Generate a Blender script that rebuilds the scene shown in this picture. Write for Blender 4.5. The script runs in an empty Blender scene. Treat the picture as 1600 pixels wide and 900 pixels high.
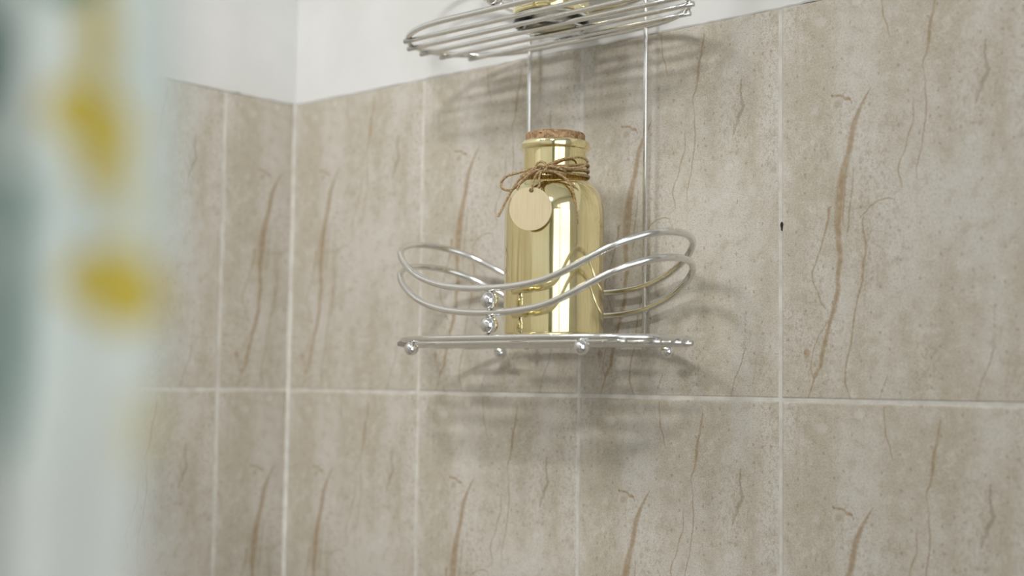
import bpy, bmesh, math, random
from mathutils import Vector, Matrix, noise

random.seed(7)
sc = bpy.context.scene
COL = sc.collection

# ------------------------------------------------------------------ camera
CAM = Vector((1.1386, -0.9104, 0.0102))
R_ = Vector((0.7437, 0.6684, 0.0134)).normalized()
F_ = Vector((-0.6675, 0.7413, 0.0705)).normalized()
U_ = R_.cross(F_).normalized()
R_ = F_.cross(U_).normalized()
FPX = 2099.4
cam_d = bpy.data.cameras.new('camera')
cam = bpy.data.objects.new('camera', cam_d)
COL.objects.link(cam)
cam.matrix_world = Matrix(((R_.x, U_.x, -F_.x, CAM.x), (R_.y, U_.y, -F_.y, CAM.y),
                           (R_.z, U_.z, -F_.z, CAM.z), (0, 0, 0, 1)))
cam_d.sensor_width = 36.0
cam_d.lens = FPX / 1600 * 36
cam_d.clip_start = 0.01
cam_d.dof.use_dof = True
cam_d.dof.focus_distance = 1.075
cam_d.dof.aperture_fstop = 3.1
sc.camera = cam

# ------------------------------------------------------------------ world, exposure
w = bpy.data.worlds.new('world')
sc.world = w
w.use_nodes = True
w.node_tree.nodes['Background'].inputs[0].default_value = (0.9, 0.95, 1, 1)
w.node_tree.nodes['Background'].inputs[1].default_value = 0.15
sc.view_settings.view_transform = 'Standard'
sc.view_settings.look = 'None'
sc.view_settings.exposure = 0.86
sc.cycles.max_bounces = 6
sc.cycles.use_adaptive_sampling = True
sc.cycles.adaptive_threshold = 0.05
sc.cycles.diffuse_bounces = 2
sc.cycles.glossy_bounces = 4
sc.cycles.transmission_bounces = 4
sc.view_settings.gamma = 1.0
sc.view_settings.use_curve_mapping = False
SPOT_POWER = 12.0         # each head of the two-headed spot lamp, watts
FILL_POWER = 17          # emission strength of the added ceiling fill light
WINDOW_POWER = 0.9        # emission strength of the frosted window pane
LAMP = Vector((1.10, -1.32, 0.925))
AIM = Vector((0.0, -0.10, 0.06))


# ------------------------------------------------------------------ node helpers
def srgb(r, g, b):
    f = lambda c: (c / 255 / 12.92) if c / 255 <= 0.04045 else ((c / 255 + 0.055) / 1.055) ** 2.4
    return (f(r), f(g), f(b), 1.0)


class NT:
    def __init__(s, name):
        s.m = bpy.data.materials.new(name)
        s.m.use_nodes = True
        s.t = s.m.node_tree
        s.b = s.t.nodes['Principled BSDF']

    def n(s, typ, **kw):
        nd = s.t.nodes.new(typ)
        for k, v in kw.items():
            setattr(nd, k, v)
        return nd

    def put(s, sock, v):
        if isinstance(v, bpy.types.NodeSocket):
            s.t.links.new(v, sock)
        else:
            sock.default_value = v

    def math(s, op, a, b=None, c=None, clamp=False):
        nd = s.n('ShaderNodeMath', operation=op, use_clamp=clamp)
        s.put(nd.inputs[0], a)
        if b is not None:
            s.put(nd.inputs[1], b)
        if c is not None:
            s.put(nd.inputs[2], c)
        return nd.outputs[0]

    def mix(s, fac, a, b, blend='MIX'):
        nd = s.n('ShaderNodeMix', data_type='RGBA', blend_type=blend)
        s.put(nd.inputs[0], fac)
        s.put(nd.inputs[6], a)
        s.put(nd.inputs[7], b)
        return nd.outputs[2]

    dims = '3D'

    def noise(s, vec, scale, detail=3, rough=0.55, dist=0.0):
        nd = s.n('ShaderNodeTexNoise', noise_dimensions=s.dims)
        s.put(nd.inputs['Vector'], vec)
        nd.inputs['Scale'].default_value = scale
        nd.inputs['Detail'].default_value = detail
        nd.inputs['Roughness'].default_value = rough
        nd.inputs['Distortion'].default_value = dist
        return nd.outputs[0]

    def ramp(s, v, a, b, lo=0.0, hi=1.0):
        nd = s.n('ShaderNodeMapRange', interpolation_type='SMOOTHSTEP')
        s.put(nd.inputs[0], v)
        for i, x in enumerate((a, b, lo, hi)):
            nd.inputs[1 + i].default_value = x
        return nd.outputs[0]

    def mapping(s, vec, loc=(0, 0, 0), rot=(0, 0, 0), scale=(1, 1, 1), typ='POINT'):
        nd = s.n('ShaderNodeMapping', vector_type=typ)
        s.put(nd.inputs[0], vec)
        nd.inputs[1].default_value = loc
        nd.inputs[2].default_value = rot
        nd.inputs[3].default_value = scale
        return nd.outputs[0]

    def curve(s, v, pts):
        nd = s.n('ShaderNodeFloatCurve')
        c = nd.mapping.curves[0]
        pts = sorted(pts)
        c.points[0].location = pts[0]
        c.points[1].location = pts[-1]
        for p in pts[1:-1]:
            c.points.new(*p)
        for p in c.points:
            p.handle_type = 'VECTOR'
        nd.mapping.update()
        s.put(nd.inputs['Value'], v)
        return nd.outputs[0]

    def bump(s, h, strength, dist):
        nd = s.n('ShaderNodeBump')
        nd.inputs['Strength'].default_value = strength
        nd.inputs['Distance'].default_value = dist
        s.put(nd.inputs['Height'], h)
        s.t.links.new(nd.outputs[0], s.b.inputs['Normal'])


def simple(name, col, rough=0.5, metal=0.0, **kw):
    t = NT(name)
    t.b.inputs['Base Color'].default_value = col
    t.b.inputs['Roughness'].default_value = rough
    t.b.inputs['Metallic'].default_value = metal
    for k, v in kw.items():
        t.b.inputs[k].default_value = v
    return t


# ------------------------------------------------------------------ tile material
TW, TH = 0.2, 0.31          # tile pitch
# veins of the printed tile: (u mm, v mm, half width mm); run along v unless marked
# each entry: strength, colour, pieces that follow one another along the tile
VEINS = [
    (.72, 'tan', [[(77.6, 233.8, 0.52), (72.4, 226.3, 1.56), (67.6, 218.2, 2.61), (62.3, 204.4, 3.14), (59.1, 187.3, 3.42), (54.3, 172.7, 4.23), (51.5, 156.9, 5.29), (50.4, 144.9, 5.30), (49.3, 132.4, 3.71), (50.8, 113.9, 3.17), (51.3, 105.2, 3.17), (49.1, 92.8, 2.65), (49.6, 84.1, 2.64), (45.9, 68.3, 3.18), (42.1, 57.3, 1.87), (38.3, 42.4, 2.68), (35.6, 33.8, 2.15), (35.0, 25.6, 2.15), (30.7, 20.3, 2.43), (28.0, 12.5, 1.08), (23.6, 0.4, 0.82)],
               [(85.8, 307.4, 0.56), (86.2, 297.7, 0.74), (87.2, 285.9, 0.78), (90.2, 278.6, 0.78), (91.6, 271.2, 0.67), (92.6, 266.7, 0.28)]]),
    (.7, 'tan', [[(71.4, 138.0, 0.52), (69.3, 134.3, 0.78), (70.3, 126.6, 1.03), (72.3, 117.9, 1.54), (72.2, 109.8, 1.54), (70.1, 102.3, 1.55), (69.5, 88.6, 1.29), (65.9, 78.2, 1.04), (63.7, 67.8, 0.93), (61.1, 53.2, 0.94), (60.0, 41.3, 0.94), (56.8, 31.8, 1.15), (55.2, 23.2, 0.94), (55.1, 12.8, 1.05), (59.8, 1.0, 0.62)],
               [(119.7, 233.1, 0.49), (119.6, 222.4, 0.88), (120.5, 215.2, 1.07), (119.9, 205.0, 0.97), (117.4, 191.8, 0.88), (116.9, 185.3, 0.88), (114.3, 176.2, 0.88), (112.3, 168.5, 0.64), (112.7, 158.7, 0.34), (129.0, 299.2, 0.72), (127.5, 290.1, 1.45), (126.0, 281.0, 1.74), (123.5, 272.9, 1.75), (123.4, 266.8, 1.94), (122.4, 259.5, 1.70), (120.9, 252.7, 1.46), (117.9, 246.6, 1.22), (117.8, 244.2, 0.49)]]),
    (.68, 'tan', [[(39.4, 57.4, 0.80), (33.5, 49.3, 0.81), (29.1, 39.6, 0.81), (26.9, 29.9, 0.82), (26.8, 22.2, 1.09), (28.5, 16.9, 0.81), (43.0, 62.5, 0.50)],
               [(41.8, 137.3, 1.34), (35.8, 117.2, 1.08), (30.9, 104.3, 1.09), (27.6, 96.6, 1.20), (28.7, 89.2, 0.87), (33.0, 81.3, 0.87), (35.2, 73.9, 0.86), (39.5, 68.5, 1.07), (42.2, 146.5, 2.00)],
               [(110.8, 222.1, 0.39), (110.2, 215.6, 0.64), (110.6, 203.8, 0.88), (108.1, 198.9, 0.99), (105.6, 191.7, 0.99), (103.6, 182.5, 0.89), (100.0, 176.8, 0.80), (98.0, 168.5, 0.90), (100.4, 161.2, 0.80), (101.0, 154.5, 0.40)]]),
    (.5, 'dark', [[(89.9, 21.5, 0.35), (88.9, 18.3, 0.65), (86.9, 14.1, 0.70), (82.3, 1.4, 0.50)],
               [(56.9, 174.9, 0.42), (55.8, 161.4, 0.63), (54.7, 149.4, 0.63), (53.5, 131.6, 0.53)],
               [(164.4, 255.9, 0.72), (163.8, 244.6, 1.20), (166.4, 232.8, 2.40), (161.7, 224.4, 2.08), (157.0, 210.9, 0.80)]]),
    (.65, 'dark', [[(168.6, 41.2, 0.36), (167.7, 38.6, 0.58), (165.4, 29.8, 0.72), (161.6, 21.0, 0.59), (158.4, 14.8, 0.54), (155.5, 1.0, 0.45)],
               [(62.7, 174.3, 0.42), (61.6, 158.0, 0.68), (59.4, 144.7, 0.68), (57.7, 127.4, 0.63), (56.7, 121.7, 0.26)]])]
HVEINS = [
    (.8, 'tan', [[(43.8, 231.1, 0.54), (47.0, 230.7, 1.00), (51.8, 230.6, 1.20), (56.6, 227.5, 1.80), (60.8, 226.4, 1.30)],
               [(96.3, 147.4, 0.30), (90.8, 149.3, 0.50), (82.7, 148.1, 0.61), (76.0, 144.3, 0.62), (72.4, 140.3, 0.62), (66.7, 135.5, 0.62)]])]
PALE = [
    (.34, 'pale', [[(66.0, 222.0, 1.00), (67.5, 200.0, 7.00), (66.5, 180.0, 8.00), (64.5, 150.0, 4.00), (63.0, 125.0, 4.00), (61.0, 100.0, 8.00), (57.5, 75.0, 9.00), (52.5, 45.0, 9.00), (47.5, 18.0, 8.00), (46.0, 1.0, 7.00)],
               [(62.0, 262.0, 4.00), (63.5, 240.0, 8.00)]]),
    (.22, 'pale', [[(50.5, 218.0, 3.00), (46.0, 190.0, 6.00), (41.0, 165.0, 5.00), (36.0, 140.0, 3.00)]]),
    (.4, 'pale', [[(108.5, 190.0, 1.50), (104.5, 174.0, 4.20), (102.5, 166.0, 2.50)]]),
    (.2, 'pale', [[(150.0, 270.0, 5.00), (146.0, 215.0, 12.00), (139.0, 150.0, 8.00), (134.0, 110.0, 4.00)]])]


def tile_material():
    t = NT('printed_stone_tile')
    t.dims = '2D'
    uv = t.n('ShaderNodeUVMap', uv_map='UVMap').outputs[0]
    p = t.mapping(uv, scale=(TW, TH, 1))                       # metres on the tile face
    # wobble the vein coordinates a little so that the edges are ragged
    wob = t.n('ShaderNodeTexNoise', noise_dimensions='2D')
    t.put(wob.inputs['Vector'], p)
    wob.inputs['Scale'].default_value = 420
    wob.inputs['Detail'].default_value = 1
    off = t.n('ShaderNodeVectorMath', operation='MULTIPLY_ADD')
    t.put(off.inputs[0], wob.outputs[1])
    off.inputs[1].default_value = (.0014, .0010, 0)
    off.inputs[2].default_value = (-.0007, -.0005, 0)
    pw = t.n('ShaderNodeVectorMath', operation='ADD')
    t.put(pw.inputs[0], p)
    t.put(pw.inputs[1], off.outputs[0])
    sp = t.n('ShaderNodeSeparateXYZ')
    t.put(sp.inputs[0], pw.outputs[0])
    un = t.math('DIVIDE', sp.outputs[0], TW)
    vn = t.math('DIVIDE', sp.outputs[1], TH)
    # ---- mottled ground
    st = t.mapping(p, rot=(0, 0, math.radians(9)), scale=(1, .28, 1))
    big = t.noise(st, 26, 2.5, .6)
    mid = t.noise(p, 85, 3.5, .68)
    fine = t.noise(p, 520, 2, .75)
    streak = t.noise(t.mapping(p, rot=(0, 0, math.radians(8)), scale=(1, .07, 1)), 150, 2, .6)
    col = t.mix(t.ramp(big, .30, .70), srgb(196, 187, 169), srgb(214, 208, 198))
    col = t.mix(t.math('MULTIPLY', t.ramp(mid, .5, .74), .5), col, srgb(224, 219, 210))
    col = t.mix(t.math('MULTIPLY', t.ramp(mid, .48, .28), .42), col, srgb(176, 165, 139))
    col = t.mix(t.math('MULTIPLY', t.ramp(streak, .5, .72), .3), col, srgb(213, 206, 194))
    col = t.mix(t.math('MULTIPLY', t.ramp(fine, .42, .3), .4), col, srgb(158, 146, 122))
    col = t.mix(t.math('MULTIPLY', t.ramp(fine, .6, .72), .3), col, srgb(220, 213, 203))
    # brown granular clusters and sandy speckle
    gran = t.noise(t.mapping(p, scale=(1, .75, 1)), 300, 2, .8)
    clus = t.ramp(t.noise(t.mapping(p, loc=(.13, .05, 0), rot=(0, 0, math.radians(6)), scale=(1, .3, 1)), 24, 2), .42, .64)
    col = t.mix(t.math('MULTIPLY', t.math('MULTIPLY', t.ramp(gran, .5, .64), clus), .4), col, srgb(160, 144, 116))
    speck = t.noise(p, 1150, 1, .8)
    col = t.mix(t.math('MULTIPLY', t.ramp(speck, .44, .3), .5), col, srgb(150, 136, 110))
    col = t.mix(t.math('MULTIPLY', t.ramp(speck, .58, .7), .4), col, srgb(224, 218, 208))
    # worm-like squiggles and pits of the stone
    sq = t.n('ShaderNodeTexVoronoi', feature='DISTANCE_TO_EDGE', voronoi_dimensions='2D')
    t.put(sq.inputs['Vector'], t.mapping(pw.outputs[0], scale=(1, .8, 1)))
    sq.inputs['Scale'].default_value = 150
    patch = t.ramp(t.noise(t.mapping(p, loc=(.4, .2, 0), scale=(1, .4, 1)), 30, 2), .5, .66)
    sqm = t.math('MULTIPLY', t.math('MULTIPLY', t.ramp(sq.outputs[0], .10, .02), patch), .3)
    col = t.mix(sqm, col, srgb(218, 212, 200))
    pit = t.n('ShaderNodeTexVoronoi', voronoi_dimensions='2D')
    t.put(pit.inputs['Vector'], t.mapping(pw.outputs[0], scale=(1, .7, 1)))
    pit.inputs['Scale'].default_value = 130
    pr_ = t.n('ShaderNodeSeparateColor')
    t.put(pr_.inputs[0], pit.outputs['Color'])
    pitm = t.math('MULTIPLY', t.ramp(pit.outputs[0], .16, .07), t.ramp(pr_.outputs[0], .72, .8))
    col = t.mix(t.math('MULTIPLY', pitm, .45), col, srgb(140, 124, 98))
    # ---- pale bands and veins
    OFF = .004

    def band(segs, a, b, scale_a, scale_b, soft):
        """mask of lines given as b(a): pieces of (a, b, half width) in mm"""
        cp, hp = [], []
        for pts in segs:
            cp += [(x / scale_a, y / scale_b) for x, y, h in pts]
            hp += [(x / scale_a, (h / 1000 + OFF) / .03) for x, y, h in pts]
            lo, hi = min(p[0] for p in pts) / scale_a, max(p[0] for p in pts) / scale_a
            hp += [(max(0, lo - .005), 0), (min(1, hi + .005), 0)]
        c = t.curve(a, cp)
        hw = t.math('MULTIPLY_ADD', t.curve(a, hp), .03, -OFF)
        d = t.math('MULTIPLY', t.math('ABSOLUTE', t.math('SUBTRACT', b, c)), scale_b / 1000)
        den = t.math('MAXIMUM', t.math('MULTIPLY_ADD', hw, soft, .0003), .0003)
        return t.math('DIVIDE', t.math('SUBTRACT', hw, d), den, clamp=True)
    C = {'tan': srgb(160, 132, 92), 'dark': srgb(134, 112, 84), 'pale': srgb(214, 209, 199)}
    for k, c, segs in PALE:
        m = band([[(v, u, h) for u, v, h in pts] for pts in segs], vn, un, TH * 1000, TW * 1000, 1.0)
        col = t.mix(t.math('MULTIPLY', m, k), col, C[c])
    vary = t.ramp(t.noise(p, 160, 1, .6), .3, .6, .7, 1.0)
    for k, c, segs in VEINS:
        m = band([[(v, u, h + .12) for u, v, h in pts] for pts in segs], vn, un, TH * 1000, TW * 1000, .55)
        col = t.mix(t.math('MULTIPLY', t.math('MULTIPLY', m, vary), k), col, C[c])
    for k, c, segs in HVEINS:
        m = band([[(u, v, h + .35) for u, v, h in pts] for pts in segs], un, vn, TW * 1000, TH * 1000, .55)
        col = t.mix(t.math('MULTIPLY', t.math('MULTIPLY', m, vary), k), col, C[c])
    # a few printed spots: reddish blob, pale shell marks
    for (u, v, ru, rv, k, cc) in [(23.1, 35.8, 3.6, 5, .55, srgb(160, 124, 88)), (31, 221, 3.0, 3.5, .5, srgb(205, 201, 192)),
                                  (28.4, 197, 2.6, 3.2, .55, srgb(219, 215, 207)), (35, 290, 7, 4, .4, srgb(219, 215, 207)),
                                  (150, 163, 5, 3, .5, srgb(219, 216, 210)), (153, 186, 5, 4, .4, srgb(219, 216, 210)),
                                  (175, 165, 5, 6, .4, srgb(218, 216, 210)), (66, 300, 5, 3.5, .5, srgb(219, 215, 207)),
                                  (92, 292, 6, 5, .3, srgb(200, 196, 188)), (50, 224, 4.5, 3.5, .3, srgb(160, 138, 104))]:
        e = t.n('ShaderNodeVectorMath', operation='LENGTH')
        t.put(e.inputs[0], t.mapping(pw.outputs[0], loc=(u / 1000, v / 1000, 0), scale=(ru / 1000, rv / 1000, 1), typ='TEXTURE'))
        col = t.mix(t.math('MULTIPLY', t.ramp(e.outputs['Value'], 1.1, .5), k), col, cc)
    e = t.n('ShaderNodeVectorMath', operation='LENGTH')        # ring-shaped fossil
    t.put(e.inputs[0], t.mapping(pw.outputs[0], loc=(.1368, .161, 0), scale=(.0075, .0085, 1), typ='TEXTURE'))
    ring = t.math('SUBTRACT', 1.0, t.math('MULTIPLY', t.math('ABSOLUTE', t.math('SUBTRACT', e.outputs['Value'], .9)), 5.0), clamp=True)
    col = t.mix(t.math('MULTIPLY', ring, .35), col, srgb(219, 216, 209))
    t.put(t.b.inputs['Base Color'], col)
    t.put(t.b.inputs['Roughness'], t.ramp(fine, .3, .7, .30, .42))
    t.b.inputs['Specular IOR Level'].default_value = .4
    t.bump(t.noise(p, 140, 1, .6), .12, .0012)
    return t.m


M = {}
M['tile'] = tile_material()

t = NT('grout')
tc = t.n('ShaderNodeTexCoord').outputs['Object']
t.put(t.b.inputs['Base Color'], t.mix(t.ramp(t.noise(tc, 60, 4), .3, .7), srgb(206, 201, 190), srgb(226, 222, 213)))
t.b.inputs['Roughness'].default_value = .85
t.bump(t.noise(tc, 900, 2), .3, .0006)
M['grout'] = t.m

t = NT('white_plaster_paint')
tc = t.n('ShaderNodeTexCoord').outputs['Object']
t.put(t.b.inputs['Base Color'], t.mix(t.ramp(t.noise(tc, 9, 3), .3, .7), srgb(228, 227, 223), srgb(235, 234, 231)))
t.b.inputs['Roughness'].default_value = .7
t.bump(t.noise(tc, 45, 4), .15, .004)
M['plaster'] = t.m

t = NT('chrome_wire')
tc = t.n('ShaderNodeTexCoord').outputs['Object']
nz = t.noise(tc, 240, 4, .7)
t.put(t.b.inputs['Base Color'], t.mix(t.ramp(nz, .66, .74), (.82, .815, .80, 1), (.42, .39, .34, 1)))
t.b.inputs['Metallic'].default_value = 1
t.put(t.b.inputs['Roughness'], t.ramp(nz, .55, .75, .15, .4))
M['chrome'] = t.m
M['chrome_ball'] = simple('polished_chrome', (.82, .82, .82, 1), .05, 1).m
M['dark'] = simple('dark_gap', srgb(38, 32, 26), .9).m

t = NT('gold_mirrored_glass')
tc = t.n('ShaderNodeTexCoord').outputs['Object']
t.put(t.b.inputs['Base Color'], t.mix(t.ramp(t.noise(tc, 30, 2), .3, .7), srgb(242, 227, 172), srgb(247, 235, 186)))
t.b.inputs['Metallic'].default_value = 1
t.b.inputs['Roughness'].default_value = .07
t.b.inputs['Coat Weight'].default_value = .6
t.b.inputs['Coat Roughness'].default_value = .02
t.bump(t.noise(t.mapping(tc, scale=(1, 1, .15)), 60, 1), .06, .004)
M['gold'] = t.m

t = NT('cork')
tc = t.n('ShaderNodeTexCoord').outputs['Object']
v = t.n('ShaderNodeTexVoronoi')
t.put(v.inputs['Vector'], tc)
v.inputs['Scale'].default_value = 420
cs = t.n('ShaderNodeSeparateColor')
t.put(cs.inputs[0], v.outputs['Color'])
c = t.mix(cs.outputs[0], srgb(128, 96, 66), srgb(186, 154, 116))
c = t.mix(t.ramp(t.noise(tc, 500, 3), .6, .68), c, srgb(74, 50, 34))
t.put(t.b.inputs['Base Color'], c)
t.b.inputs['Roughness'].default_value = .9
t.bump(t.noise(tc, 600, 3), .5, .0012)
M['cork'] = t.m

t = NT('jute_twine')
tc = t.n('ShaderNodeTexCoord').outputs['Object']
c = t.mix(t.ramp(t.noise(tc, 700, 3), .35, .65), srgb(138, 110, 76), srgb(200, 172, 128))
t.put(t.b.inputs['Base Color'], c)
t.b.inputs['Roughness'].default_value = .95
M['twine'] = t.m

t = NT('pale_wood_tag')
tc = t.n('ShaderNodeTexCoord').outputs['Object']
c = t.mix(t.noise(t.mapping(tc, scale=(1, 1, .08)), 500, 3), srgb(204, 186, 146), srgb(222, 206, 170))
t.put(t.b.inputs['Base Color'], c)
t.b.inputs['Roughness'].default_value = .7
M['tag'] = t.m
M['floor'] = simple('floor_tile', srgb(205, 198, 186), .5).m
M['white_frame'] = simple('white_painted_frame', srgb(232, 231, 226), .4).m


# ------------------------------------------------------------------ mesh helpers
def mesh_obj(name, verts, faces, mat, parent=None, smooth=False, uvs=None):
    me = bpy.data.meshes.new(name)
    me.from_pydata([tuple(v) for v in verts], [], faces)
    if uvs is not None:
        l = me.uv_layers.new(name='UVMap')
        for poly in me.polygons:
            for li in poly.loop_indices:
                l.data[li].uv = uvs[me.loops[li].vertex_index]
    if smooth:
        me.polygons.foreach_set('use_smooth', [True] * len(me.polygons))
    me.materials.append(mat)
    me.update()
    return link(name, me, parent)


def link(name, me, parent=None):
    o = bpy.data.objects.new(name, me)
    COL.objects.link(o)
    if parent:
        o.parent = parent
    return o


def empty(name, loc, rz=0.0):
    o = bpy.data.objects.new(name, None)
    COL.objects.link(o)
    o.location = loc
    o.rotation_euler = (0, 0, rz)
    o.empty_display_size = .02
    return o


def tag(o, label, cat, group=None):
    o['label'] = label
    o['category'] = cat
    if group:
        o['group'] = group
    return o


def structure(o):
    o['kind'] = 'structure'
    return o


def fix_normals(me):
    bm = bmesh.new()
    bm.from_mesh(me)
    bmesh.ops.recalc_face_normals(bm, faces=bm.faces)
    bm.to_mesh(me)
    bm.free()


def box_data(x0, x1, y0, y1, z0, z1):
    v = [(x, y, z) for x in (x0, x1) for y in (y0, y1) for z in (z0, z1)]
    f = [(0, 1, 3, 2), (4, 6, 7, 5), (0, 4, 5, 1), (2, 3, 7, 6), (0, 2, 6, 4), (1, 5, 7, 3)]
    return v, f


def box(name, b, mat, parent=None):
    v, f = box_data(*b)
    o = mesh_obj(name, v, f, mat, parent)
    fix_normals(o.data)
    return o


def catmull(pts, n=8, closed=False):
    P = [Vector(p) for p in pts]
    out = []
    N = len(P)
    for i in range(N if closed else N - 1):
        if closed:
            a, b, c, d = P[(i - 1) % N], P[i], P[(i + 1) % N], P[(i + 2) % N]
        else:
            a, b, c, d = P[max(i - 1, 0)], P[i], P[i + 1], P[min(i + 2, N - 1)]
        for k in range(n):
            s = k / n
            out.append(.5 * ((2 * b) + (c - a) * s + (2 * a - 5 * b + 4 * c - d) * s * s + (3 * b - a - 3 * c + d) * s ** 3))
    if not closed:
        out.append(P[-1])
    return out


def frames(path, closed):
    N = len(path)
    T = []
    for i in range(N):
        a = path[(i - 1) % N] if closed or i else path[0]
        b = path[(i + 1) % N] if closed or i < N - 1 else path[-1]
        T.append((b - a).normalized())
    ref = Vector((0, 0, 1)) if abs(T[0].z) < .9 else Vector((1, 0, 0))
    nrm = [(ref - T[0] * ref.dot(T[0])).normalized()]
    for i in range(1, N):
        q = T[i - 1].rotation_difference(T[i])
        v = q @ nrm[-1]
        nrm.append((v - T[i] * v.dot(T[i])).normalized())
    return T, nrm


def tube_data(path, r, sides=12, closed=False, base=0, cap=True):
    path = [Vector(p) for p in path]
    T, Nn = frames(path, closed)
    N = len(path)
    V, F = [], []
    for i in range(N):
        bn = T[i].cross(Nn[i])
        rr = r(i / (N - 1)) if callable(r) else r
        for k in range(sides):
            a = 2 * math.pi * k / sides
            V.append(path[i] + (Nn[i] * math.cos(a) + bn * math.sin(a)) * rr)
    for i in range(N if closed else N - 1):
        j = (i + 1) % N
        for k in range(sides):
            k2 = (k + 1) % sides
            F.append((base + i * sides + k, base + i * sides + k2, base + j * sides + k2, base + j * sides + k))
    if not closed and cap:
        F.append(tuple(base + k for k in reversed(range(sides))))
        F.append(tuple(base + (N - 1) * sides + k for k in range(sides)))
    return V, F


def tube(name, path, r, mat, parent=None, sides=12, closed=False):
    V, F = tube_data(path, r, sides, closed)
    o = mesh_obj(name, V, F, mat, parent, smooth=True)
    fix_normals(o.data)
    return o


def lathe(name, prof, mat, parent=None, seg=64, sharp=False):
    V, F = [], []
    for r, z in prof:
        for k in range(seg):
            a = 2 * math.pi * k / seg
            V.append((r * math.cos(a), r * math.sin(a), z))
    n = len(prof)
    for i in range(n - 1):
        for k in range(seg):
            k2 = (k + 1) % seg
            F.append((i * seg + k, i * seg + k2, (i + 1) * seg + k2, (i + 1) * seg + k))
    o = mesh_obj(name, V, F, mat, parent, smooth=True)
    bm = bmesh.new()
    bm.from_mesh(o.data)
    bmesh.ops.remove_doubles(bm, verts=bm.verts, dist=1e-6)
    bmesh.ops.holes_fill(bm, edges=[e for e in bm.edges if e.is_boundary])
    bmesh.ops.recalc_face_normals(bm, faces=bm.faces)
    bm.to_mesh(o.data)
    bm.free()
    if sharp:
        for p in o.data.polygons:
            p.use_smooth = abs(p.normal.z) < .6
    return o


def sphere_mesh(name, r, mat, u=24, v=16):
    me = bpy.data.meshes.new(name)
    bm = bmesh.new()
    bmesh.ops.create_uvsphere(bm, u_segments=u, v_segments=v, radius=r)
    for f in bm.faces:
        f.smooth = True
    bm.to_mesh(me)
    bm.free()
    me.materials.append(mat)
    return me


# ------------------------------------------------------------------ room shell
FLOOR, CEIL, XR, YF = -1.55, 1.15, 1.90, -2.20
TOPZ = 0.3068                       # upper edge of the tiling
L0 = 0.19846                        # first (slightly cut) tile beside the corner
LA = 0.0916                         # cut tile on the left wall

structure(box('floor', (-.1, XR + .1, YF - .1, .1, FLOOR - .1, FLOOR), M['floor']))
structure(box('ceiling', (-.1, XR + .1, YF - .1, .1, CEIL, CEIL + .1), M['plaster']))


def plaster_panel(name, length, place):
    """painted wall above the tiles, with the brushed, ragged paint edge along the tile tops"""
    n = 260
    V, F = [], []
    for i in range(n + 1):
        x = length * i / n
        zb = TOPZ + .0011 * noise.noise((x * 60, 3.1, 0)) + .0009 * noise.noise((x * 230, 9.2, 0))
        th = .0006 + .0003 * noise.noise((x * 20, 1.7, 0))
        for (d, z) in ((.05, zb), (.0003, zb), (-th, zb + .0012), (-th, CEIL), (.05, CEIL)):
            V.append(place(x, d, z))
    for i in range(n):
        for k in range(4):
            a = i * 5 + k
            F.append((a, a + 5, a + 6, a + 1))
        a = i * 5
        F.append((a + 4, a + 9, a + 5, a))
    F.append((0, 1, 2, 3, 4))
    F.append(tuple(n * 5 + k for k in (4, 3, 2, 1, 0)))
    o = mesh_obj(name, V, F, M['plaster'])
    fix_normals(o.data)
    return structure(o)


wall_back = plaster_panel('wall_back', XR, lambda x, d, z: (x, d, z))
wall_left = plaster_panel('wall_left', -YF, lambda x, d, z: (-d, -x, z))
box('grout_bed', (-.05, XR, .0006, .05, FLOOR, TOPZ - .0005), M['grout'], wall_back)
box('grout_bed', (-.05, -.0006, YF, 0.0006, FLOOR, TOPZ - .0005), M['grout'], wall_left)

GAP = .0015                         # half the joint


def tile_mesh(u0, u1, v0, v1):
    """one tile, local x = along the wall, y = into the wall, z = up; pitch coordinates"""
    ch, dep = .0012, .006
    V, UV = [], []
    for ring, (ins, y) in enumerate(((0, dep), (0, ch * .8), (ch * .35, ch * .25), (ch, 0))):
        for (u, v) in ((u0 + ins, v0 + ins), (u1 - ins, v0 + ins), (u1 - ins, v1 - ins), (u0 + ins, v1 - ins)):
            V.append((u, y, v))
            UV.append((u / TW, v / TH))
    F = []
    for r in range(3):
        for k in range(4):
            k2 = (k + 1) % 4
            F.append((r * 4 + k, r * 4 + k2, r * 4 + 4 + k2, r * 4 + 4 + k))
    F.append((12, 13, 14, 15))
    me = bpy.data.meshes.new('tile')
    me.from_pydata(V, [], F)
    l = me.uv_layers.new(name='UVMap')
    for poly in me.polygons:
        for li in poly.loop_indices:
            l.data[li].uv = UV[me.loops[li].vertex_index]
    me.materials.append(M['tile'])
    return me


_cache = {}


def lay_tile(parent, u0, u1, row, origin, left):
    v0, v1 = GAP, (TOPZ if row == 0 else TH) - (0 if row == 0 else GAP)
    key = (round(u0, 4), round(u1, 4), round(v1, 4))
    if key not in _cache:
        _cache[key] = tile_mesh(u0, u1, v0, v1)
    o = link('tile', _cache[key], parent)
    j = random.uniform(-.00025, .00025)
    if left:      # local x runs from near to the corner (+Y)
        o.location = (-.0 + j, origin, row * TH)
        o.rotation_euler = (0, 0, math.pi / 2)
    else:
        o.location = (origin, j, row * TH)
    return o


for row in range(0, -5, -1):
    # main wall
    lay_tile(wall_back, TW - L0 + .0022, TW - GAP, row, L0 - TW, False)
    x = L0
    while x < XR - .02:
        u1 = min(TW, XR - x)
        tl = lay_tile(wall_back, GAP, u1 - GAP, row, x, False)
        x += TW
    # left wall (its tile nearest the corner is cut)
    lay_tile(wall_left, GAP, LA - .0022, row, -LA, True)
    y = -LA - TW
    while y > YF - TW + .02:
        u0 = max(0, YF - y)
        lay_tile(wall_left, u0 + GAP, TW - GAP, row, y, True)
        y -= TW

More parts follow.
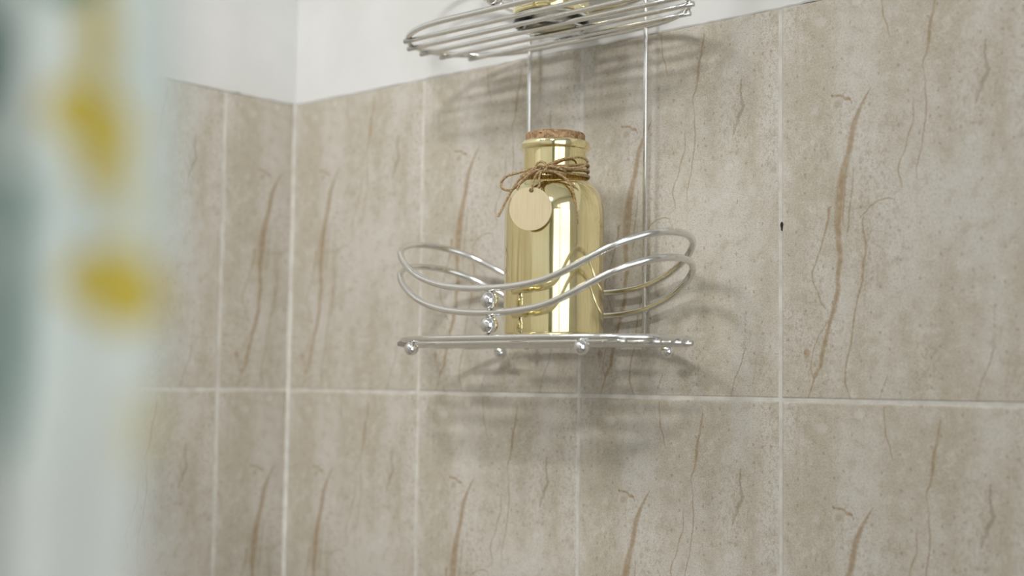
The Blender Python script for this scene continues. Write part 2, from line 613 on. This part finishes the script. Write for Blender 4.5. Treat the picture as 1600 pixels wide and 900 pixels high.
# grout bead in the corner and a chipped spot beside a joint
tube('corner_bead', [(.0006, -.0006, FLOOR), (.0006, -.0006, TOPZ)], .0026, M['grout'], wall_back, 10)
chip = [(0.0013 * math.cos(a) * (.8 + .3 * math.sin(3 * a)), 0, .0036 * math.sin(a)) for a in [i * math.pi / 8 for i in range(16)]]
V = [(p[0] + .6001, -.0007, p[2] + .1343) for p in chip] + [(p[0] + .6001, .002, p[2] + .1343) for p in chip]
F = [tuple(range(16))] + [(i, (i + 1) % 16, 16 + (i + 1) % 16, 16 + i) for i in range(16)]
o = mesh_obj('glaze_chip', V, F, M['dark'], wall_back)
o['label'] = 'small dark chip at the edge of a tile'

structure(box('wall_front', (-.1, XR + .1, YF - .1, YF, FLOOR, CEIL), M['plaster']))
# right wall with a tall frosted window
WY0, WY1, WZ0, WZ1 = -2.0, -.42, -.75, .85
V, F = [], []
for b in ((XR, XR + .1, YF, WY0, FLOOR, CEIL), (XR, XR + .1, WY1, .1, FLOOR, CEIL),
          (XR, XR + .1, WY0, WY1, FLOOR, WZ0), (XR, XR + .1, WY0, WY1, WZ1, CEIL)):
    v_, f_ = box_data(*b)
    F += [tuple(i + len(V) for i in q) for q in f_]
    V += v_
o = mesh_obj('wall_right', V, F, M['plaster'])
fix_normals(o.data)
structure(o)
win = structure(empty('window_1', (XR, (WY0 + WY1) / 2, WZ0)))
t = NT('frosted_daylit_glass')
t.b.inputs['Base Color'].default_value = (.8, .85, .88, 1)
t.b.inputs['Emission Color'].default_value = (.93, .97, 1, 1)
t.b.inputs['Emission Strength'].default_value = WINDOW_POWER
hw, hh = (WY1 - WY0) / 2, WZ1 - WZ0
for s in (-1, 1):
    box('window_pane', (.045, .05, -hw + .04 if s < 0 else .02, -.02 if s < 0 else hw - .04, .04, hh - .04), t.m, win)
for b in ((-.01, .06, -hw, -hw + .04, 0, hh), (-.01, .06, hw - .04, hw, 0, hh), (-.01, .06, -.02, .02, .04, hh - .04),
          (-.01, .06, -hw + .04, hw - .04, 0, .04), (-.01, .06, -hw + .04, hw - .04, hh - .04, hh)):
    box('window_frame', b, M['white_frame'], win)

# two-headed spot lamp on the ceiling, aimed at the corner
lamp = tag(empty('spot_lamp', (LAMP.x, LAMP.y, CEIL)), 'two-headed chrome spot lamp hanging from the white ceiling', 'lamp')
drop = CEIL - LAMP.z
lathe('lamp_base', [(0, 0), (.05, 0), (.05, -.012), (.04, -.02), (0, -.022)], M['chrome_ball'], lamp, 32)
tube('lamp_stem', [(0, 0, -.02), (0, 0, -drop + .06)], .006, M['chrome_ball'], lamp, 10)
tube('lamp_arm', [(-.06, 0, -drop + .06), (.06, 0, -drop + .06)], .006, M['chrome_ball'], lamp, 10)
aim_q = (AIM - LAMP).to_track_quat('-Z', 'Y')
for s in (-1, 1):
    hd = lathe('lamp_head', [(.046, -.012), (.048, -.012), (.048, .02), (.03, .06), (.012, .07), (0, .07)], M['chrome_ball'], lamp, 32)
    # open cup: drop the disc that closes the mouth
    bm = bmesh.new()
    bm.from_mesh(hd.data)
    bmesh.ops.delete(bm, geom=[f for f in bm.faces if len(f.verts) > 8 and f.calc_center_median().z < 0], context='FACES')
    bm.to_mesh(hd.data)
    bm.free()
    hd.location = (s * .055, 0, -drop)
    hd.rotation_mode = 'QUATERNION'
    hd.rotation_quaternion = aim_q
    ld = bpy.data.lights.new('spot_light', 'SPOT')
    ld.energy = SPOT_POWER
    ld.color = (.98, .99, 1)
    ld.spot_size = math.radians(48)
    ld.spot_blend = 1.0
    ld.shadow_soft_size = .058
    lo = bpy.data.objects.new('spot_light', ld)
    COL.objects.link(lo)
    lo.parent = hd
    lo.location = (0, 0, -.02)
# unseen opal disc, added under the ceiling as soft ambient fill
ol_ = tag(empty('added_fill_light', (.30, -1.22, CEIL)), 'round opal fill light added to the ceiling', 'lamp')
t = NT('fill_light_glow')
t.b.inputs['Emission Color'].default_value = (1, .99, .97, 1)
t.b.inputs['Emission Strength'].default_value = FILL_POWER
lathe('fill_shade', [(.17, -.012), (.165, -.03), (.14, -.05), (.09, -.064), (0, -.07)], t.m, ol_, 40)
lathe('fill_base', [(0, 0), (.18, 0), (.18, -.012), (0, -.013)], M['white_frame'], ol_, 40)

# ------------------------------------------------------------------ wire shower caddy
CX, YB, B_, A_, H_ = 0.4140, -0.0132, 0.0605, 0.0830, 0.0579
ZU, ZL, DB, DR, YR = 0.3101, 0.0456, 0.0916, 0.0646, -0.0130
CY = YB - B_
caddy = tag(empty('wire_caddy', (CX, YR, ZL)), 'chrome wire shower caddy with two oval shelves hanging on the tiles', 'shower caddy')
O = Vector((CX, YR, ZL))


HX = H_ + A_                         # the shelves are long ovals: straight sides, elliptical ends


def outline(H_, A_, B_, n=160):
    m = 500
    P = [(2 * H_ * i / m - H_, -B_) for i in range(m // 2, m)]
    P += [(H_ + A_ * math.sin(math.pi * i / m), -B_ * math.cos(math.pi * i / m)) for i in range(m)]
    P += [(H_ - 2 * H_ * i / m, B_) for i in range(m)]
    P += [(-H_ - A_ * math.sin(math.pi * i / m), B_ * math.cos(math.pi * i / m)) for i in range(m)]
    P += [(2 * H_ * i / m - H_, -B_) for i in range(m // 2)]
    M_ = len(P)
    L = [0]
    for k in range(M_):
        (x0, y0), (x1, y1) = P[k], P[(k + 1) % M_]
        L.append(L[-1] + math.hypot(x1 - x0, y1 - y0))
    out, k = [], 0
    for i in range(n):
        d = L[-1] * i / n
        while L[k + 1] < d:
            k += 1
        out.append(P[k])
    xs, ys = smooth_closed([p[0] for p in out], 4), smooth_closed([p[1] for p in out], 4)
    return list(zip(xs, ys))


def half_length(y):
    return H_ + A_ * math.sqrt(1 - (y / B_) ** 2)


def smooth_closed(vals, k=6):
    n = len(vals)
    for _ in range(k):
        vals = [(vals[i - 2] + 2 * vals[i - 1] + 3 * vals[i] + 2 * vals[(i + 1) % n] + vals[(i + 2) % n]) / 9 for i in range(n)]
    return vals


PROF = [(0, .0864), (.03, .0874), (.06, .0913), (.08, .0978), (.10, .1076), (.12, .1192), (.135, .1265), (.145, .1314)]


PC = catmull([Vector((-.03, .0874, 0))] + [Vector((x, z, 0)) for x, z in PROF], 8)


def rail_z(x, y):
    """the guard rails sag in the middle and rise towards both ends"""
    a = abs(x)
    for p, q in zip(PC, PC[1:]):
        if p.x <= a <= q.x:
            return p.y + (q.y - p.y) * (a - p.x) / (q.x - p.x) - .0254 * x - .4 * x * y + .0248 * y
    return PROF[-1][1] - .0254 * x


OL = outline(H_, A_, B_)
RL = outline(.0756, .0676, .0589)
ZR = smooth_closed([rail_z(x, y) for x, y in RL])
ball_s = sphere_mesh('foot_ball', .0060, M['chrome_ball'])
ball_b = sphere_mesh('post_ball', .0073, M['chrome_ball'])


def P3(x, y, z):
    return Vector((CX + x, CY + y, z)) - O


for zs in (ZL, ZU):
    tube('shelf_frame', [P3(x, y, zs) for x, y in OL], .0026, M['chrome'], caddy, 14, True)
    for k in range(-2, 3):
        y = .0205 * k
        xe = half_length(y) + .003
        n = 10
        tube('shelf_wire', [P3(-xe + 2 * xe * i / n, y, zs - .0032) for i in range(n + 1)], .0022, M['chrome'], caddy, 10)
    for dz in (0, -.0195):
        tube('guard_rail', [P3(x - .0008, y + .0014, z + dz + zs - ZL) for (x, y), z in zip(RL, ZR)], .0028, M['chrome'], caddy, 12, True)
    zc = ZR[0] + zs - ZL
    for zz in (zc - .0098, zc - .0195 - .0098):
        o = link('post_ball', ball_b, caddy)
        o.location = P3(0, -B_ + .002, zz)
    tube('post_pin', [P3(0, -B_ + .002, zs), P3(0, -B_ + .002, zc)], .0012, M['chrome'], caddy, 8)
    if zs == ZU:
        continue
    dy = B_ * math.sqrt(1 - ((DB - H_) / A_) ** 2)
    for sx in (-1, 1):
        for sy in (-1, 1):
            o = link('foot_ball', ball_s, caddy)
            o.location = P3(sx * DB, sy * dy, zs - .0078)
# hanging rods, joined by an arch over a wall hook above the picture
ZT = .86
for s in (-1, 1):
    x = CX + s * DR
    tube('hanging_rod', [Vector((x, YR - .001, ZL - .0058)) - O, Vector((x, YR - .001, .3)) - O, Vector((x, YR - .001, ZT)) - O], .0020, M['chrome'], caddy, 12)
arch = [Vector((CX + DR * math.cos(a), YR - .001, ZT + .05 * math.sin(a))) - O for a in [i * math.pi / 16 for i in range(17)]]
tube('hanger_arch', arch, .0020, M['chrome'], caddy, 12)
hz = ZT + .05
tube('wall_hook', catmull([Vector((CX, .0, hz - .004)) - O, Vector((CX, -.012, hz - .005)) - O, Vector((CX, -.02, hz - .004)) - O, Vector((CX, -.024, hz + .006)) - O], 5), .0022, M['chrome'], caddy, 10)

# ------------------------------------------------------------------ gold bottle with cork, twine and tag
BX, BY, BZ = 0.4311, CY, ZL - .0007
RZ = math.radians(40.2)


def bottle_profile(k, kz):
    pts = [(.0, .0025), (.028, .002), (.0345, .0004), (.0375, .0), (.0400, .0022), (.0408, .006), (.0408, .02), (.0408, .06), (.0408, .098), (.0406, .1045),
           (.0398, .1110), (.0382, .1168), (.0356, .1222), (.0322, .1268), (.0288, .1300), (.0269, .1325), (.0262, .137), (.0261, .147), (.0262, .1545), (.0267, .1557),
           (.0279, .1562), (.0286, .1578), (.0287, .1602), (.0281, .1622), (.0266, .1632), (.0250, .1626), (.0247, .1600)]
    P = [Vector((r * k, 0, z * kz)) for r, z in pts]
    S = catmull(P, 4)
    return [(max(0, p.x), p.z) for p in S] + [(.0247 * k, .150 * kz), (0, .150 * kz)]


bottle = tag(empty('gold_bottle', (BX, BY, BZ), RZ), 'gold mirrored glass bottle with cork, jute bow and round tag', 'bottle')
lathe('bottle_body', bottle_profile(1, 1), M['gold'], bottle, 96)
lathe('cork_stopper', [(0, .1505), (.0238, .1505), (.0243, .16), (.0245, .1688), (.0238, .1700), (.012, .1702), (0, .1702)], M['cork'], bottle, 64, True)['label'] = 'brown agglomerated cork stopper'

def mm(x, y, z):
    """a point of the bottle in its own millimetres"""
    return Vector((x, y, z)) / 1000


def twine(name, pts, r=.0011, n=7, parent=bottle, closed=False):
    path = catmull(pts, n, closed)
    # even out and twist two plies
    L = [0]
    for a, b in zip(path, path[1:]):
        L.append(L[-1] + (b - a).length)
    total = L[-1]
    m = max(10, int(total / .0009))
    P, j = [], 0
    for i in range(m + 1):
        d = total * i / m
        while j < len(L) - 2 and L[j + 1] < d:
            j += 1
        s = (d - L[j]) / max(1e-9, L[j + 1] - L[j])
        P.append(path[j].lerp(path[j + 1], min(1, s)))
    T, Nn = frames(P, False)
    V, F = [], []
    for ply in (0, 1, 2):
        Q = []
        for i, p in enumerate(P):
            a = total * i / m / .0052 * 2 * math.pi + ply * 2 * math.pi / 3
            Q.append(p + (Nn[i] * math.cos(a) + T[i].cross(Nn[i]) * math.sin(a)) * r * .5)
        v, f = tube_data(Q, r * .56, 5, False, len(V))
        V += v
        F += f
    # loose fibres
    for i in range(int(total / .004)):
        k = random.randrange(2, len(P) - 2)
        d = Vector((random.uniform(-1, 1), random.uniform(-1, 1), random.uniform(-1, 1))) * .0022 + T[k] * .002
        v, f = tube_data([P[k], P[k] + d * .6, P[k] + d + Vector((0, 0, -.0006))], .00010, 3, False, len(V))
        V += v
        F += f
    o = mesh_obj(name, V, F, M['twine'], parent, smooth=True)
    return o


def neck_pt(a, z, r):
    return Vector((r * math.sin(a), -r * math.cos(a), z))


# three turns around the neck, dipping towards the back-right
for k, (zf, tilt, rr) in enumerate(((.1392, -.0045, .0275), (.1368, -.002, .0276), (.1345, .0008, .0279))):
    pts = [neck_pt(2 * math.pi * i / 14, zf - tilt * math.sin(2 * math.pi * i / 14) * .9 + .0006 * math.sin(5 * i), rr) for i in range(15)]
    twine('twine_wrap', pts)
twine('twine_bow', [mm(-8.9, -30.5, 137.6), mm(-18.1, -32.5, 136.2), mm(-28.2, -33.5, 132.8), mm(-37.4, -33.5, 130.2), mm(-42.5, -32.5, 125.7),
                    mm(-42.4, -32.5, 121.0), mm(-39.3, -33.5, 118.8), mm(-34.2, -33.5, 118.9), mm(-26.6, -34.5, 124.5), mm(-18.0, -34.5, 131.7), mm(-8.9, -33.5, 136.6)])
twine('twine_bow', [mm(-11.4, -32.5, 136.7), mm(-3.8, -32.5, 140.4), mm(6.4, -30.5, 144.4), mm(17.7, -26.5, 146.8), mm(24.4, -22.5, 145.9), mm(26.0, -20.5, 143.2),
                    mm(22.9, -23.5, 140.0), mm(14.6, -28.5, 137.6), mm(3.9, -31.5, 137.6), mm(-8.9, -33.5, 136.1)])
twine('twine_knot', [mm(-16.0, -30.5, 133.4), mm(-15.0, -34.5, 139.0), mm(-11.0, -35.5, 141.4), mm(-6.9, -36.5, 138.7), mm(-7.8, -36.5, 134.6), mm(-12.9, -36.5, 132.5),
                     mm(-15.5, -36.5, 135.6), mm(-11.4, -37.5, 138.0), mm(-7.3, -34.5, 133.9)])
twine('twine_knot', [mm(-23.1, -32.5, 132.0), mm(-16.5, -35.5, 135.7), mm(-8.9, -36.5, 137.7), mm(0.3, -33.5, 137.2), mm(9.0, -28.5, 135.0)])
twine('twine_knot', [mm(-25.1, -33.5, 129.8), mm(-18.0, -35.5, 132.6), mm(-9.8, -36.5, 133.5), mm(-0.7, -33.5, 134.1), mm(8.5, -29.5, 132.2)])
twine('twine_tail', [mm(-12.9, -34.5, 135.9), mm(-22.0, -36.5, 131.4), mm(-29.6, -37.5, 125.0), mm(-34.5, -38.5, 117.1), mm(-38.5, -38.5, 109.4), mm(-42.4, -38.5, 101.2), mm(-44.9, -38.5, 96.6)], .0010)
twine('twine_tail', [mm(-10.9, -36.5, 135.6), mm(-19.0, -38.5, 131.6), mm(-26.0, -39.5, 125.3), mm(-29.9, -40.5, 117.9)], .0010)
twine('twine_tail', [mm(-7.8, -34.5, 135.4), mm(0.3, -34.5, 132.9), mm(7.5, -34.5, 128.9), mm(12.6, -36.5, 122.5), mm(15.2, -37.5, 114.7), mm(16.9, -36.5, 104.6), mm(18.5, -35.5, 91.5)], .0010)
twine('twine_tail', [mm(-7.8, -33.5, 135.1), mm(2.4, -33.5, 132.1), mm(11.6, -33.5, 126.0), mm(18.9, -31.5, 118.1), mm(25.1, -28.5, 108.3), mm(33.1, -21.5, 97.4)], .0009)
# round wooden tag hanging from a loop of twine
tc_ = mm(-18.8, -42.5, 102.5)
seg, RT, RH, TT = 48, .0172, .0018, .0012
hole = Vector((.0006, 0, .0145))
V, F = [], []
for yy in (-TT, TT):
    for i in range(seg):
        a = 2 * math.pi * i / seg
        V.append((RT * math.cos(a), yy, RT * math.sin(a)))
    for i in range(seg):
        a = 2 * math.pi * i / seg
        V.append((hole.x + RH * math.cos(a), yy, hole.z + RH * math.sin(a)))
for i in range(seg):
    j = (i + 1) % seg
    F += [(i, j, seg + j, seg + i), (2 * seg + i, 3 * seg + i, 3 * seg + j, 2 * seg + j),
          (i, 2 * seg + i, 2 * seg + j, j), (seg + i, seg + j, 3 * seg + j, 3 * seg + i)]
tg = mesh_obj('round_tag', V, F, M['tag'], bottle)
fix_normals(tg.data)
tg.location = tc_
tg.rotation_euler = (math.radians(3), 0, math.radians(-13))
tg['label'] = 'blank round tag of pale wood'
hp = tc_ + Vector((.0006, 0, .0145))
twine('tag_string', [mm(-10.9, -36.5, 134.6), mm(-14.9, -39.5, 130.0), hp + Vector((.001, -.003, .006)), hp + Vector((0, -.0028, 0)), hp + Vector((0, .002, -.0002))], .0009)
twine('tag_string', [mm(-9.9, -36.5, 134.6), mm(-12.3, -39.5, 128.4), hp + Vector((.006, -.001, .004)), hp + Vector((.001, .0022, .001))], .0009)

# smaller gold bottle on the upper shelf, cut by the top of the picture
b2 = tag(empty('gold_bottle', (0.4135, CY + .0135, ZU - .0007), RZ), 'smaller gold glass bottle standing on the upper caddy shelf', 'bottle')
lathe('bottle_body', [(r, z + .0088) for r, z in bottle_profile(.79, .72)], M['gold'], b2, 80)
gm = NT('thick_clear_glass')
gm.b.inputs['Base Color'].default_value = (.86, .87, .84, 1)
gm.b.inputs['Transmission Weight'].default_value = 1.0
gm.b.inputs['Roughness'].default_value = .03
gm.b.inputs['IOR'].default_value = 1.47
lathe('glass_base', [(0, .0022), (.020, .0016), (.0265, .0002), (.029, 0), (.0315, .0018), (.0322, .0045), (.0322, .0086), (0, .0086)], gm.m, b2, 64)['label'] = 'thick clear glass foot of the bottle'
o = lathe('cork_stopper', [(0, .117), (.0188, .117), (.0193, .133), (.0188, .135), (0, .1352)], M['cork'], b2, 48, True)

# ------------------------------------------------------------------ shower curtain
t = NT('leaf_print_curtain')
tc = t.n('ShaderNodeTexCoord').outputs['Object']
sx = t.n('ShaderNodeSeparateXYZ')
t.put(sx.inputs[0], tc)
PXM = .245 / FPX
wz = t.math('WRAP', sx.outputs[2], .11, -.13)
ws = t.math('WRAP', sx.outputs[0], .02, -.075)
cb = t.n('ShaderNodeCombineXYZ')
t.put(cb.inputs[0], ws)
t.put(cb.inputs[2], wz)
base = t.mix(t.ramp(t.noise(tc, 18, 2), .35, .65), srgb(202, 211, 204), srgb(214, 220, 213))
base = t.mix(t.ramp(sx.outputs[2], -.01, -.04), base, srgb(206, 209, 202))
YEL, TEAL = srgb(196, 174, 62), srgb(22, 98, 88)
for (x, y, rx, ry, rot, c, k) in [(154, 60, 30, 130, -4, YEL, .9), (138, 185, 64, 50, 28, YEL, .95), (172, 240, 38, 72, 24, YEL, .95), (200, 305, 16, 40, 22, YEL, .7),
                                  (178, 440, 70, 50, -10, YEL, .95), (208, 472, 46, 50, 30, YEL, .95), (228, 665, 20, 70, 5, YEL, .4), (215, 360, 10, 50, 12, YEL, .5),
                                  (34, 335, 34, 62, 0, TEAL, .95), (28, 540, 40, 190, 0, TEAL, 1), (110, -22, 44, 26, 0, TEAL, 1), (0, 215, 14, 50, 0, YEL, .5),
                                  (-120, 100, 50, 120, 20, TEAL, 1), (-180, 420, 70, 60, 40, YEL, .9), (-160, 700, 40, 110, -20, TEAL, 1)]:
    e = t.n('ShaderNodeVectorMath', operation='LENGTH')
    t.put(e.inputs[0], t.mapping(cb.outputs[0], loc=((x - 250) * PXM, 0, (450 - y) * PXM), rot=(0, math.radians(rot), 0),
                                 scale=(rx * PXM, 1, ry * PXM), typ='TEXTURE'))
    base = t.mix(t.math('MULTIPLY', t.ramp(e.outputs['Value'], 1.06, .96), k), base, c)
t.put(t.b.inputs['Base Color'], base)
t.b.inputs['Roughness'].default_value = .75
EDGE = CAM + .245 * (F_ + R_ * ((250 - 800) / FPX))
cur_dir = Vector((R_.x, R_.y, 0)).normalized()
nx, nz = 90, 80
V, F = [], []
z0, z1 = FLOOR + .06, .425
for j in range(nz + 1):
    z = z0 + (z1 - z0) * j / nz - EDGE.z
    for i in range(nx + 1):
        s = -.115 * (1 - i / nx)
        x = s + .0022 * math.sin(z * 34 + .8) * math.exp(s / .03)
        fold = .011 * math.sin(s * 2 * math.pi / .047 + .5 + .5 * math.sin(z * 3)) * (1 - math.exp(s / .012) * .6) + .004 * math.sin(s * 2 * math.pi / .021 + z * 5)
        V.append((x, fold, z))
for j in range(nz):
    for i in range(nx):
        a = j * (nx + 1) + i
        F.append((a, a + 1, a + nx + 2, a + nx + 1))
cur = mesh_obj('shower_curtain', V, F, t.m, smooth=True)
cur.location = EDGE
cur.rotation_euler = (0, 0, math.atan2(cur_dir.y, cur_dir.x))
md = cur.modifiers.new('thickness', 'SOLIDIFY')
md.thickness = .0007
tag(cur, 'pale green shower curtain with yellow and teal leaf print, out of focus', 'shower curtain')

rod = tag(tube('curtain_rod', [(.0, -.775, .432), (XR, -.775, .432)], .011, M['chrome_ball'], None, 16), 'chrome curtain rod above the leaf print shower curtain', 'curtain rod')
